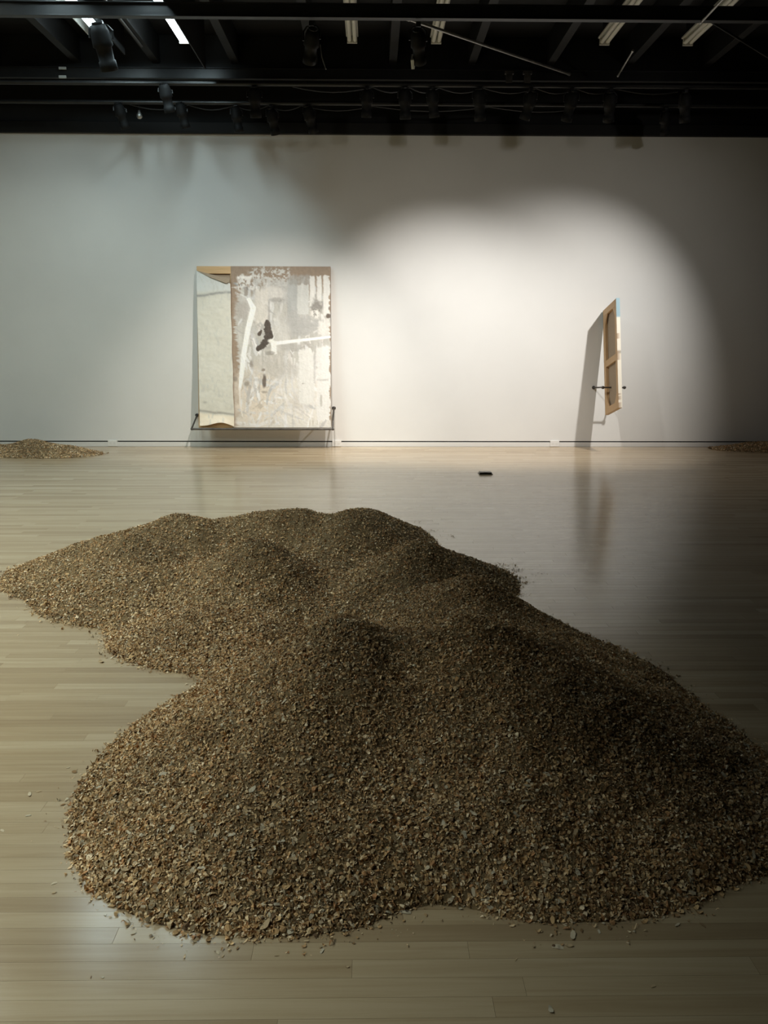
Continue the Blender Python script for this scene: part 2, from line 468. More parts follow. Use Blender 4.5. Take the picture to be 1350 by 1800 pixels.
PX0, PX1, PY0, PY1 = 160.0, 1178.0, 122.0, 1362.0
PW = 1.757; PL = 2.112; PT = 0.045
TILT = math.atan(0.30 / 2.09)
painting = tag(empty('painting', (-1.4335, 10.99, 0.296), (-TILT, 0, 0)),
               'large abstract grey and white painting with torn canvas strip leaning on a rod', 'painting')
pl = lambda x, y: ((x - PX0) / (PX1 - PX0) * PW - PW / 2, (PY1 - y) / (PY1 - PY0) * PL)
# stretcher bars (local y runs into the wall, front face at y = 0)
hw = PW / 2
obj('stretcher_bar', box((-hw, 0.004, PL - 0.095), (hw, PT, PL), 0.002), M['pine_x'], painting)
obj('stretcher_bar', box((-hw, 0.004, 0), (hw, PT, 0.07), 0.002), M['pine_x'], painting)
for x0 in (-hw, hw - 0.07):
    obj('stretcher_bar', box((x0, 0.006, 0.07), (x0 + 0.07, PT, PL - 0.095), 0.002), M['pine'], painting)
xs_ = pl(420, 0)[0]
obj('stretcher_bar', box((xs_ - 0.01, 0.006, 0.07), (xs_ + 0.06, PT, PL - 0.095), 0.002), M['pine'], painting)
# backing board behind the opening (dark inside)
obj('backing', box((-hw + 0.07, 0.036, 0.07), (xs_ - 0.01, 0.042, PL - 0.095)), M['linen'], painting)
# main canvas with real thickness; face carries the paint colours
X, Y, col = paint_main()
ny, nx = X.shape
lx = (X - PX0) / (PX1 - PX0) * PW - PW / 2; lz = (PY1 - Y) / (PY1 - PY0) * PL
rel = (fbm(X / 9, Y / 9, 3, 77) - .5) * 0.004 + (fbm(X / 14, Y / 60, 3, 78) - .5) * 0.004
edge_f = np.minimum(np.minimum(X - 420, 1178 - X), np.minimum(Y - 122, 1362 - Y)); rel *= np.clip(edge_f / 20, 0, 1)
front = np.stack([lx, rel - 0.001, lz], -1).reshape(-1, 3)
idx = np.arange(ny * nx).reshape(ny, nx)
fq = np.stack([idx[:-1, :-1], idx[1:, :-1], idx[1:, 1:], idx[:-1, 1:]], -1).reshape(-1, 4)
ring = np.concatenate([idx[0, :], idx[1:, -1], idx[-1, -2::-1], idx[-2:0:-1, 0]])
back = front[ring].copy(); back[:, 1] = PT - 0.001
bi = len(front) + np.arange(len(ring))
fs = np.stack([ring, np.roll(ring, -1), np.roll(bi, -1), bi], -1)
me = mesh_np('canvas', np.vstack([front, back]), np.vstack([fq, fs]), None, True)
cc = np.vstack([col.reshape(-1, 3), np.tile(np.array(srgb(176, 156, 134)), (len(ring), 1))])
color_attr(me, 'paint', cc)
M['paint'] = attr_mat('oil_paint', 'paint', 0.6, 0.25, 90)
link('canvas', me, M['paint'], painting)
# hanging strip of canvas
gx, gy = np.meshgrid(np.linspace(0, 1, 60), np.linspace(0, 1, 220))
top_l, top_r = 158.0, 258.0
yy = (top_l + (top_r - top_l) * gx ** 1.1) * (1 - gy) + (1350 + 8 * np.sin(gx * 7) - 16 * np.exp(-((gx - .2) / .15) ** 2) * 0 - 18 * np.sin(np.pi * gx)) * gy
xl_ = 160 + 12 * gy; xr_ = 418 + 19 * gy
xx = xl_ + (xr_ - xl_) * gx + 3 * np.sin(gy * 23) * gx * (gx - .3)
lx = (xx - PX0) / (PX1 - PX0) * PW - PW / 2; lz = (PY1 - yy) / (PY1 - PY0) * PL
ly = -0.016 - 0.012 * fbm(xx / 90, yy / 60, 3, 40) - 0.006 * np.sin(gy * 9 + gx) - 0.035 * np.clip((gy - .93) / .07, 0, 1) ** 2 * np.sin(np.pi * np.clip(gx, 0.1, 1)) - 0.008 * gx
n2 = fbm(xx / 20, yy / 20, 4, 50); n1 = fbm(xx / 70, yy / 120, 4, 51)
c_ = np.empty(xx.shape + (3,)); c_[:] = np.array(srgb(220, 217, 204))
c_ *= (0.9 + 0.12 * n2 + 0.1 * (n1 - .5))[..., None]
def lay(mask, c, k=1.0):
    mk = np.clip(mask * k, 0, 1)[..., None]; c_[:] = c_ * (1 - mk) + np.array(srgb(*c)) * mk
def sstep(a, b, v): t_ = np.clip((v - a) / (b - a), 0, 1); return t_ * t_ * (3 - 2 * t_)
lay(1 - sstep(300, 345, yy + (n1 - .5) * 40), (214, 218, 216), .8)
lay(np.exp(-((yy - (352 - (xx - 160) * .10) + (n1 - .5) * 22) / 10) ** 2), (146, 146, 144), .85)
lay(sstep(1236, 1262, yy - (xx - 160) * .10 + (n1 - .5) * 12), (240, 229, 208), .95)
lay(np.exp(-((yy - (1232 + (xx - 172) * .11) + (n1 - .5) * 16) / 9) ** 2), (150, 146, 138), .75)
lay(np.exp(-((xx - 215) / 16) ** 2 - ((yy - 1168) / 10) ** 2), (160, 156, 148), .6)
lay(sstep(.62, .72, fbm(xx / 16, yy / 40, 3, 60)), (200, 200, 192), .5)
vts = np.stack([lx, ly, lz], -1).reshape(-1, 3); ny, nx = xx.shape; idx = np.arange(ny * nx).reshape(ny, nx)
fq = np.stack([idx[:-1, :-1], idx[1:, :-1], idx[1:, 1:], idx[:-1, 1:]], -1).reshape(-1, 4)
vb = vts.copy(); vb[:, 1] += 0.003
ring = np.concatenate([idx[0, :], idx[1:, -1], idx[-1, -2::-1], idx[-2:0:-1, 0]])
fs = np.stack([ring, np.roll(ring, -1), np.roll(ring, -1) + len(vts), ring + len(vts)], -1)
me = mesh_np('canvas_strip', np.vstack([vts, vb]), np.vstack([fq, fq[:, ::-1] + len(vts), fs]), None, True)
color_attr(me, 'paint', np.vstack([c_.reshape(-1, 3), np.tile(np.array(srgb(190, 165, 130)), (len(vts), 1))]))
tag(link('canvas_strip', me, M['paint'], painting), 'loose strip of painted canvas hanging from the top')
# folded-back corner of the strip
bm = bmesh.new()
A = [(165, 160), (300, 196), (418, 222), (414, 246), (392, 260), (270, 214)]
fv = []; bv = []
for i, (x, y) in enumerate(A):
    a, b = pl(x, y); dep = (-0.024, -0.040, -0.050, -0.055, -0.058, -0.046)[i]
    fv.append(bm.verts.new((a, dep, b))); bv.append(bm.verts.new((a, dep + 0.006, b)))
bm.faces.new(fv); bm.faces.new(bv[::-1])
for i in range(6): bm.faces.new((fv[i], fv[(i + 1) % 6], bv[(i + 1) % 6], bv[i]))
tag(obj('folded_corner', bm, M['linen'], painting), 'brown underside of the folded canvas corner')

# rod rack carrying the painting
rack = tag(empty('rod_rack', (-1.45, WALL_Y, 0.27)), 'thin dark steel rod rack holding up the large painting', 'rack')
bar_y = 10.975
obj('front_bar', tube([(-2.395, bar_y, 0.279), (-0.535, bar_y, 0.279)], 0.013, 12), M['rod'], rack).matrix_parent_inverse = Matrix.Translation(rack.location).inverted()
for x0, z1, bend in ((-2.40, 0.43, 0.0), (-0.53, 0.53, 0.05)):
    pts = [(x0, bar_y, 0.279), (x0, bar_y + 0.03 + bend * .2, 0.30 + bend * 1.6), (x0, WALL_Y - 0.005, z1)]
    arm = obj('arm', tube(pts, 0.011, 10), M['rod'], rack); arm.matrix_parent_inverse = Matrix.Translation(rack.location).inverted()
    fl = obj('wall_flange', lathe([(0.026, 0), (0.026, 0.006), (0.014, 0.012)], 14), M['rod'], rack)
    fl.location = (x0 + 1.45, -0.001, z1 - 0.27); fl.rotation_euler = (math.pi / 2, 0, 0)
    kb = obj('corner_knob', lathe([(0.006, -0.017), (0.016, -0.01), (0.018, 0), (0.016, 0.01), (0.006, 0.017)], 12), M['rod'], rack, True)
    kb.location = (x0 + 1.45, bar_y - WALL_Y, 0.279 - 0.27)

# ---------------------------------------------------------------- side-on canvas
PA = math.radians(14.6); SW, SL, ST = 0.545, 1.403, 0.046
side = empty('side_on_canvas')
tag(side, 'tall narrow stretched canvas jutting out side-on from the wall, bare wooden back', 'canvas')
# local axes: x right (thickness), y away from viewer, z up; origin at the far top corner which touches the wall
mrot = Matrix.Rotation(-PA, 4, 'X')
side.matrix_world = Matrix.Translation((3.082, 11.318, 1.832)) @ Matrix.Rotation(math.radians(1.8), 4, 'Z') @ mrot
bt = 0.075
def sbox(name, lo, hi, mat, bev=0.002): return obj(name, box(lo, hi, bev), mat, side)
sbox('stretcher_bar', (0, -bt, -SL), (ST - 0.004, 0, 0), M['pine'])
sbox('stretcher_bar', (0, -SW, -SL), (ST - 0.004, -SW + bt, 0), M['pine'])
sbox('stretcher_bar', (0, -SW + bt, -0.085), (ST - 0.004, -bt, 0), M['pine'])
sbox('stretcher_bar', (0, -SW + bt, -SL), (ST - 0.004, -bt, -SL + 0.085), M['pine'])
sbox('cross_bar', (0.001, -SW + bt, -0.78), (ST - 0.02, -bt, -0.695), M['pine'])
for (a, b, s1, s2) in ((-bt, -0.085, -1, -1), (-SW + bt, -0.085, 1, -1), (-bt, -SL + 0.085, -1, 1), (-SW + bt, -SL + 0.085, 1, 1)):
    bm = bmesh.new(); pr = [(a, b), (a + s1 * 0.09, b), (a + s1 * 0.045, b + s2 * 0.05), (a, b + s2 * 0.13)]
    f0 = [bm.verts.new((0.003, p, q)) for p, q in pr]; f1 = [bm.verts.new((0.018, p, q)) for p, q in pr]
    bm.faces.new(f0); bm.faces.new(f1[::-1])
    for i in range(4): bm.faces.new((f0[i], f0[(i + 1) % 4], f1[(i + 1) % 4], f1[i]))
    obj('corner_brace', bm, M['pine'], side)
sbox('canvas_back', (ST - 0.012, -SW + bt * .5, -SL + 0.04), (ST - 0.008, -bt * .5, -0.04), M['linen'], 0)
# painted front and wrapped edges, the near edge painted pale blue at the top and white below
zz = np.linspace(-SL - 0.002, 0.002, 120); cv = []
prof = [(-0.002, -SW - 0.0025), (ST, -SW - 0.0025), (ST, 0.0025), (-0.002, 0.0025)]
V = np.array([[(px_, py_, z_) for px_, py_ in prof] for z_ in zz]).reshape(-1, 3)
nzv = fbm(zz * 14, zz * 0, 3, 5)
cols = []
for z_, q in zip(zz, nzv):
    blue = np.array(srgb(150, 180, 190)); white = np.array(srgb(240, 232, 214)); grey = np.array(srgb(170, 165, 152))
    k = np.clip((z_ + 0.27 + (q - .5) * .14) / 0.03, 0, 1); c1 = blue * k + white * (1 - k)
    k2 = math.exp(-((z_ + 0.69) / 0.018) ** 2); c1 = c1 * (1 - k2) + grey * k2
    cols += [np.array(srgb(178, 150, 120)) if q > .56 else c1, c1, c1, c1]
nn = len(zz); ii = np.arange(nn * 4).reshape(nn, 4)
fq = np.concatenate([np.stack([ii[:-1, k], ii[:-1, k + 1], ii[1:, k + 1], ii[1:, k]], -1) for k in range(3)])
# end caps with turned-over canvas
inner = np.array([(px_ if px_ > 0 else px_, py_, z_) for z_ in (zz[0], zz[-1]) for px_, py_ in prof])
me = mesh_np('canvas', V, fq, None)
color_attr(me, 'paint', np.array(cols))
link('canvas', me, M['paint'], side)
# support bracket of the side-on canvas
bk = tag(empty('support_bracket', (3.25, WALL_Y, 0.80)), 'small dark steel rod bracket under the side-on canvas', 'bracket')
T_ = Matrix.Translation(bk.location).inverted()
by = WALL_Y - 0.46; bz = 0.838
cb = obj('cross_rod', tube([(3.005, by, bz), (3.318, by, bz)], 0.010, 10), M['rod'], bk); cb.matrix_parent_inverse = T_
for x0 in (3.02, 3.303):
    a = obj('arm', tube([(x0, by + 0.008, bz + 0.002), (x0, WALL_Y - 0.02, 0.812)], 0.010, 10), M['rod'], bk); a.matrix_parent_inverse = T_
    fl = obj('wall_flange', lathe([(0.024, 0), (0.024, 0.006), (0.013, 0.024)], 14), M['rod'], bk)
    fl.location = (x0 - 3.25, -0.001, 0.012); fl.rotation_euler = (math.pi / 2, 0, 0)
    kb = obj('end_clamp', lathe([(0.008, -0.02), (0.02, -0.012), (0.02, 0.012), (0.008, 0.02)], 12), M['rod'], bk)
    kb.location = (x0 - 3.25, by - WALL_Y, bz - 0.80); kb.rotation_euler = (math.pi / 2, 0, 0)


# ---------------------------------------------------------------- heaps of wood shavings
K_ = 0.04
HEAP = [[-0.121, 2.693, 0.47, 0.653, 0.522, -0.477], [0.348, 2.725, 0.474, 0.489, 0.58, -0.497], [1.372, 2.288, 0.083, 0.36, 0.635, 0.277], [0.468, 3.845, 0.3, 0.663, 0.622, 0.318], [-0.655, 4.429, 0.34, 0.63, 0.547, 0.075], [-1.258, 5.182, 0.32, 0.359, 0.66, 0.546], [-0.604, 5.417, 0.323, 0.364, 0.625, 0.147], [-0.129, 5.51, 0.302, 0.661, 0.36, -0.287], [-1.519, 4.862, 0.245, 0.36, 0.565, -0.473], [0.237, 4.5, 0.301, 0.642, 0.411, -0.582], [-0.736, 3.75, 0.155, 0.36, 0.527, -0.143], [0.538, 3.249, 0.22, 0.36, 0.36, -0.002], [-1.201, 4.388, 0.186, 0.36, 0.545, 0.074]]
HEAP_L = [[-4.43, 10.72, 0.165, 0.36, 0.46, 0.1], [-4.05, 10.52, 0.115, 0.26, 0.40, 0.0], [-5.1, 10.80, 0.09, 0.2, 0.3, 0.0]]
HEAP_R = [[5.35, 11.12, 0.085, 0.16, 0.45, 0.0], [6.0, 11.0, 0.12, 0.16, 0.4, 0.0]]


def heap_h(P, X, Y, seed=0, rough=1.0):
    v = []
    for cx, cy, hp, sx, sy, a in P:
        dx, dy = X - cx, Y - cy; c, s = math.cos(a), math.sin(a)
        v.append(hp - (np.sqrt(((c * dx + s * dy) * sx) ** 2 + ((c * dy - s * dx) * sy) ** 2 + .045 ** 2) - .045))
    v = np.array(v); mx_ = v.max(0); hgt = mx_ + K_ * np.log(np.exp((v - mx_) / K_).sum(0))
    if seed == 3:        # two shallow bays in the near foot of the big heap
        hgt = hgt - 0.060 * np.exp(-((X - .17) / .12) ** 2 - ((Y - 1.78) / .10) ** 2) - 0.03 * np.exp(-((X - 1.0) / .16) ** 2 - ((Y - 1.86) / .08) ** 2)
        hgt = hgt - 0.11 * np.exp(-((Y - 3.22 + .25 * X) / .20) ** 2) * np.exp(-((X - .12) / .42) ** 4) + 0.02 * np.exp(-((X - .1) / .35) ** 4 - ((Y - 2.68) / .12) ** 2)
    k = np.clip(hgt / 0.08, 0.25, 1) * rough
    hgt = hgt + k * ((fbm(X * 4.5, Y * 4.5, 3, seed) - .5) * 0.045 + (fbm(X * 20, Y * 20, 3, seed + 9) - .5) * 0.018)
    return hgt


def palette(n, pale):
    base = np.array((1.62, 1.50, 1.46)) * np.array([(0.33, 0.225, 0.115), (0.23, 0.155, 0.08), (0.43, 0.32, 0.175), (0.34, 0.20, 0.10), (0.27, 0.225, 0.145), (0.50, 0.41, 0.26), (0.58, 0.51, 0.37), (0.11, 0.075, 0.045), (0.42, 0.40, 0.31)])
    pr = np.array([.22, .17, .18, .07, .12, .10, .05, .06, .03]); pr[5:7] *= pale; pr[8] *= pale; pr /= pr.sum()
    c = base[rng.choice(len(base), n, p=pr)]
    return c * rng.uniform(0.75, 1.25, (n, 1))


def chip_mesh(P, n, bounds, seed, wfun, name, smin, smax, rough=1.0, edge=0.03, extra=None):
    """many curled flakes lying on the heap surface, one mesh"""
    x0, x1, y0, y1 = bounds
    X = rng.uniform(x0, x1, n * 6); Y = rng.uniform(y0, y1, n * 6)
    hgt = heap_h(P, X, Y, seed, rough)
    keep = (hgt > -edge) & (rng.random(n * 6) < wfun(X, Y)) & (rng.random(n * 6) < np.where(hgt > 0, 1, np.exp(hgt / (edge * .22)) * .3))
    X, Y, hgt = X[keep][:n], Y[keep][:n], hgt[keep][:n]
    if extra is not None:
        X = np.r_[X, extra[0]]; Y = np.r_[Y, extra[1]]; hgt = np.r_[hgt, np.full(len(extra[0]), -0.01)]
    n = len(X); e_ = 0.012
    gx_ = (heap_h(P, X + e_, Y, seed, rough) - heap_h(P, X - e_, Y, seed, rough)) / (2 * e_); gy_ = (heap_h(P, X, Y + e_, seed, rough) - heap_h(P, X, Y - e_, seed, rough)) / (2 * e_)
    flat = hgt <= 0; gx_[flat] = 0; gy_[flat] = 0
    nrm = np.stack([-gx_, -gy_, np.ones(n)], -1); nrm /= np.linalg.norm(nrm, axis=1)[:, None]
    nrm += rng.normal(0, 1, (n, 3)) * np.where(flat, .08, .42)[:, None]; nrm /= np.linalg.norm(nrm, axis=1)[:, None]
    t = rng.normal(0, 1, (n, 3)); t -= nrm * (t * nrm).sum(1)[:, None]; t /= np.linalg.norm(t, axis=1)[:, None]
    b = np.cross(nrm, t)
    low = np.clip(1 - hgt / 0.22, 0, 1)                       # bigger, paler flakes roll to the foot of the heap
    L = smin * (smax / smin) ** (rng.random(n) ** 1.45) * (1 + 0.45 * low * rng.random(n))
    if extra is not None: L[-len(extra[0]):] *= .6
    Wd = L * rng.uniform(.28, .85, n) * np.where(rng.random(n) < .22, .4, 1); curl = rng.normal(0, .35, n) * L
    cen = np.stack([X, Y, np.maximum(hgt, 0) + np.where(flat, 0.0025, rng.uniform(0.0, 0.007, n))], -1)
    v = np.empty((n, 8, 3))
    for i, (u_, c) in enumerate(((-.5, 1.), (-.17, .1), (.17, .1), (.5, 1.))):
        taper = (.45, 1., .9, .4)[i]
        p = cen + t * (L * u_)[:, None] + nrm * (curl * (c - .55))[:, None]
        jit = rng.uniform(.7, 1.2, (n, 1))
        v[:, i * 2] = p + b * (Wd * .5 * taper)[:, None] * jit; v[:, i * 2 + 1] = p - b * (Wd * .5 * taper)[:, None] * jit
    lowz = v[:, :, 2].min(1); fix = np.where(lowz < 0.0008, 0.0008 - lowz, 0); v[:, :, 2] += fix[:, None]
    fbase = np.array([(0, 2, 3, 1), (2, 4, 5, 3), (4, 6, 7, 5)])
    f = (np.arange(n)[:, None, None] * 8 + fbase).reshape(-1, 4)
    me = mesh_np(name, v.reshape(-1, 3), f)
    ca = palette(n, 1.0); cb_ = palette(n, 3.2)
    tone = fbm(X * 3, Y * 3, 3, seed + 31)                    # patches of browner and paler shavings
    pick = rng.random(n) < (0.10 + .5 * low * (L > smin * 1.8) + .35 * np.clip(tone - .5, 0, 1))
    cc_ = np.where(pick[:, None], cb_, ca) * (0.72 + .56 * tone)[:, None]
    color_attr(me, 'chip', np.repeat(cc_, 8, axis=0))
    return me


def mound_mesh(P, bounds, res, seed, rough=1.0):
    x0, x1, y0, y1 = bounds
    X, Y = np.meshgrid(np.arange(x0, x1, res), np.arange(y0, y1, res))
    hgt = heap_h(P, X, Y, seed, rough)
    fine = (fbm(X * 70, Y * 70, 3, seed + 3) - .5) * 0.016
    z = np.where(hgt > 0, hgt + fine * np.clip(hgt / .02, 0, 1), np.maximum(hgt, -0.004)); z = np.where(z < 0, -0.004, z)
    idx = np.arange(X.size).reshape(X.shape)
    q = np.stack([idx[:-1, :-1], idx[:-1, 1:], idx[1:, 1:], idx[1:, :-1]], -1).reshape(-1, 4)
    ok = (z.ravel()[q] > 0).any(1); q = q[ok]
    used = np.unique(q); remap = np.full(X.size, -1); remap[used] = np.arange(len(used))
    V = np.stack([X, Y, z], -1).reshape(-1, 3)[used]
    me = mesh_np('mound', V, remap[q], None, True)
    t1 = fbm(V[:, 0] * 60, V[:, 1] * 60, 3, seed + 5); t2 = fbm(V[:, 0] * 3, V[:, 1] * 3, 3, seed + 31)
    c = np.array((0.22, 0.155, 0.082)) * (0.5 + 1.0 * t1 + .5 * (t2 - .5))[:, None]
    color_attr(me, 'chip', c)
    return me


M['chip'] = attr_mat('wood_shaving', 'chip', 0.8, 0, spec=0.12)
M['mound'] = attr_mat('sawdust', 'chip', 0.9, 0.6, 140, spec=0.2)

# streaks of shavings trailing over the boards right of the far mound
ex, ey = [], []
for (px_, py_, wd_, cnt) in ((868, 994, 22, 60), (880, 1000, 26, 40), (905, 1015, 14, 30), (890, 1006, 14, 18), (905, 1003, 12, 14), (905, 1045, 14, 30), (760, 934, 10, 16), (796, 943, 6, 8), (735, 917, 6, 6), (925, 1025, 6, 18), (948, 943, 3, 3), (950, 1010, 8, 6), (930, 1090, 10, 10)):
    for k in range(cnt * 4):
        g_ = ground(px_ + random.gauss(0, wd_ * .8), py_ + random.gauss(0, 1.6)); ex.append(g_.x); ey.append(g_.y)
for k in range(220):        # sparse crumbs on the floor around the heap's near foot
    px_, py_ = random.choice(((130, 1470), (145, 1530), (120, 1400), (230, 1160), (180, 1150), (290, 1655), (400, 1665), (560, 1660), (660, 1640), (720, 1620), (840, 1610), (960, 1655), (1100, 1650), (1220, 1600), (120, 1430), (80, 1090)))
    g_ = ground(px_ + random.gauss(0, 28), py_ + random.gauss(0, 12)); ex.append(g_.x); ey.append(g_.y)
ex = np.array(ex); ey = np.array(ey)
clear_ = heap_h(HEAP, ex, ey, 3) < -0.002; ex, ey = ex[clear_], ey[clear_]

BND = (-2.5, 2.6, 1.55, 6.7)
heap = tag(empty('wood_shavings_heap', (0, 3.6, 0)), 'large sprawling heap of brown wood shavings on the floor in front', 'heap')
TI = Matrix.Translation((0, -3.6, 0))
o = link('mound', mound_mesh(HEAP, BND, 0.0125, 3), M['mound'], heap); o.matrix_parent_inverse = TI
me = chip_mesh(HEAP, 215000, (-1.4, 2.2, 1.6, 3.9), 3, lambda X, Y: np.clip((2.6 / Y) ** 1.6, 0, 1) * np.where(np.abs(X) < .5 * Y + .12, 1, .12), 'wood_chips', 0.0038, 0.0160, extra=(ex, ey))
me2 = chip_mesh(HEAP, 130000, (-2.45, 1.7, 3.3, 6.6), 3, lambda X, Y: np.clip((4.0 / Y) ** 1.4, 0, 1), 'wood_chips', 0.0055, 0.018)
for m_ in (me, me2): m_.materials.append(M['chip'])
o = tag(link('wood_chips', me, None, heap), 'loose brown and pale shavings covering the near mounds', None, None, 'stuff'); o.matrix_parent_inverse = TI
o = tag(link('wood_chips', me2, None, heap), 'loose brown shavings covering the far mounds', None, None, 'stuff'); o.matrix_parent_inverse = TI

# the largest single flakes, each a part of the heap
flake_cols = [(0.76, 0.65, 0.48), (0.60, 0.45, 0.28), (0.72, 0.64, 0.50), (0.34, 0.23, 0.13)]
flake_mats = [noise_mat('flake_wood', tuple(c * .85 for c in col_), col_, 40.0, rough=0.8, spec=0.12) for col_ in flake_cols]
flakes = []
for k in range(12):
    bm = bmesh.new(); Lf = 1.0; wf = random.uniform(.35, .8); cu = random.uniform(-.3, .45); n_ = 5
    tv = []; bv = []
    for i in range(n_):
        u_ = -0.5 + i / (n_ - 1); ww = wf * .5 * math.sin(math.pi * (0.18 + 0.66 * i / (n_ - 1))) * random.uniform(.75, 1.2)
        zc = cu * (u_ * u_) * 1.4
        for s in (-1, 1):
            jx = random.uniform(-.08, .08)
            tv.append(bm.verts.new((u_ + jx, s * ww, zc + 0.03 + random.uniform(-.03, .03)))); bv.append(bm.verts.new((u_ + jx, s * ww, zc - 0.03)))
    for i in range(n_ - 1):
        a = 2 * i
        bm.faces.new((tv[a], tv[a + 2], tv[a + 3], tv[a + 1])); bm.faces.new((bv[a], bv[a + 1], bv[a + 3], bv[a + 2]))
        bm.faces.new((tv[a], bv[a], bv[a + 2], tv[a + 2])); bm.faces.new((tv[a + 1], tv[a + 3], bv[a + 3], bv[a + 1]))
    bm.faces.new((tv[0], tv[1], bv[1], bv[0])); bm.faces.new((tv[-2], bv[-2], bv[-1], tv[-1]))
    for j in range(1):
        me = bpy.data.meshes.new('wood_flake'); bmesh.ops.recalc_face_normals(bm, faces=bm.faces); bm.to_mesh(me)
    bm.free(); me.materials.append(flake_mats[(0, 1, 2, 0, 1, 2, 0, 1, 0, 3, 2, 1)[k]]); flakes.append(me)
cnt = 0
while cnt < 300:
    x_ = random.uniform(-1.0, 1.4); y_ = random.uniform(1.72, 3.0)
    if abs(x_) > .47 * y_ + .1: continue
    hv = float(heap_h(HEAP, np.array([x_]), np.array([y_]), 3)[0])
    if hv < 0.004: continue
    foot = max(0.0, 1 - hv / 0.30)
    if random.random() > 0.18 + 0.82 * foot ** 1.3: continue
    e_ = 0.015
    hh = heap_h(HEAP, np.array([x_ + e_, x_ - e_, x_, x_]), np.array([y_, y_, y_ + e_, y_ - e_]), 3)
    nv = Vector((-(hh[0] - hh[1]) / (2 * e_), -(hh[2] - hh[3]) / (2 * e_), 1)).normalized()
    nv = (nv + Vector((random.gauss(0, .3), random.gauss(0, .3), random.gauss(0, .2)))).normalized()
    q = nv.to_track_quat('Z', 'Y').to_matrix().to_4x4() @ Matrix.Rotation(random.uniform(0, 6.28), 4, 'Z')
    s = random.uniform(0.012, 0.024) * (1 + .5 * foot * random.random())
    o = link('wood_flake', random.choice(flakes), None, heap)
    o.matrix_parent_inverse = TI
    o.matrix_basis = Matrix.Translation((x_, y_, hv + 0.006)) @ q @ Matrix.Scale(s, 4)
    cnt += 1

# single flakes lying loose on the boards
loose = [(52, 1397, 8), (68, 1392, 6), (50, 1434, 7), (4, 1460, 6), (178, 1164, 8), (196, 1157, 6), (980, 1665, 14), (1000, 1663, 9), (1190, 1627, 8), (1236, 1627, 8), (968, 1776, 10), (1148, 1734, 6), (1007, 1645, 13), (487, 1680, 5), (566, 1672, 9), (383, 1675, 6), (610, 1700, 5), (713, 1604, 14), (95, 1553, 7), (95, 1570, 5), (234, 1642, 6), (160, 1718, 4), (180, 1719, 4), (392, 1681, 4), (120, 1350, 4), (907, 1687, 5), (1053, 1638, 7), (1165, 1612, 8)]
for k, (x_, y_, s) in enumerate(loose):
    g_ = ground(x_, y_); dist = (g_ - EYE).length
    o = link('loose_wood_flake', flakes[k % 12], None)
    sz = s * dist / F * 1.35
    o.matrix_basis = Matrix.Translation((g_.x, g_.y, 0.03 * sz + 0.0008)) @ Matrix.Rotation(random.uniform(0, 6.28), 4, 'Z') @ Matrix.Scale(sz, 4)
    where = 'left of the heap' if x_ < 260 else 'before the middle of the heap' if x_ < 800 else 'near the picture bottom' if y_ > 1720 else 'before the right end of the heap'
    tag(o, 'single pale wood flake lying loose on the boards ' + where, 'wood flake', 'loose flakes ' + where)

for P, bnd, sd, lab, n_ in ((HEAP_L, (-6.2, -3.3, 10.1, 11.33), 61, 'low heap of pale shavings against the wall at the far left', 16000),
                            (HEAP_R, (4.6, 6.9, 10.5, 11.33), 71, 'low dark heap of shavings against the wall at the far right', 11000)):
    hp = tag(empty('wood_shavings_heap', (P[0][0], P[0][1], 0)), lab, 'heap')
    Tn = Matrix.Translation((-P[0][0], -P[0][1], 0))
    o = link('mound', mound_mesh(P, bnd, 0.02, sd, .7), M['mound'], hp); o.matrix_parent_inverse = Tn
    me = chip_mesh(P, n_, bnd, sd, lambda X, Y: np.ones(len(X)), 'wood_chips', 0.008, 0.024, .7); me.materials.append(M['chip'])
    o = tag(link('wood_chips', me, None, hp), None, None, None, 'stuff'); o.matrix_parent_inverse = Tn

# ---------------------------------------------------------------- overhead: pipes, lamps, strips
def pipe(name, a, b, r, mat, label, cat='pipe', n=12):
    a = Vector(a); b = Vector(b); e = empty(name, a); tag(e, label, cat)
    o = obj('tube', tube([(0, 0, 0), tuple(b - a)], r, n), mat, e)
    d = (b - a).normalized()
    for s, q in ((0, a), (1, b)):
        c = obj('end_collar', tube([tuple((q - a) - d * 0.02), tuple((q - a) + d * 0.02)], r * 1.35, n), mat, e)
    return e

A_Y = 8.0
# truss-like beam across, nearest to the viewer: two chords with web plates
bA = tag(empty('lighting_beam', (0, A_Y, 4.21)), 'black beam with edge flanges crossing at the very top of the picture', 'beam')
obj('web', box((-6.9, -0.008, 0.0), (6.9, 0.008, 0.10)), M['blacksteel'], bA)
obj('flange', box((-6.9, -0.035, -0.008), (6.9, 0.035, 0.0), 0.002), M['blacksteel'], bA)
obj('flange', box((-6.9, -0.035, 0.10), (6.9, 0.035, 0.108), 0.002), M['blacksteel'], bA)
bB = tag(empty('lighting_beam', (0, 10.36, 4.39)), 'black steel beam under the joists in front of the upper wall', 'beam')
obj('web', box((-6.9, -0.008, 0.0), (6.9, 0.008, 0.10)), M['blacksteel'], bB)
obj('flange', box((-6.9, -0.03, -0.008), (6.9, 0.03, 0.0), 0.002), M['blacksteel'], bB)
obj('flange', box((-6.9, -0.03, 0.10), (6.9, 0.03, 0.108), 0.002), M['blacksteel'], bB)
for y_ in (120, 135):
    p = at_depth(110, y_, 10.32)
    tag(obj('pipe_clamp', box((p.x - .042, p.y - 0.012, p.z - .014), (p.x + .042, p.y + .012, p.z + .014), .004), M['clamp']),
        'pale steel clamp plate on the %s edge of the far beam' % ('upper' if y_ == 120 else 'lower'), 'clamp', 'clamp plates on the far beam')
U_Y, U_Z = 10.0, 4.235
L_Y, L_Z = 10.62, 4.20
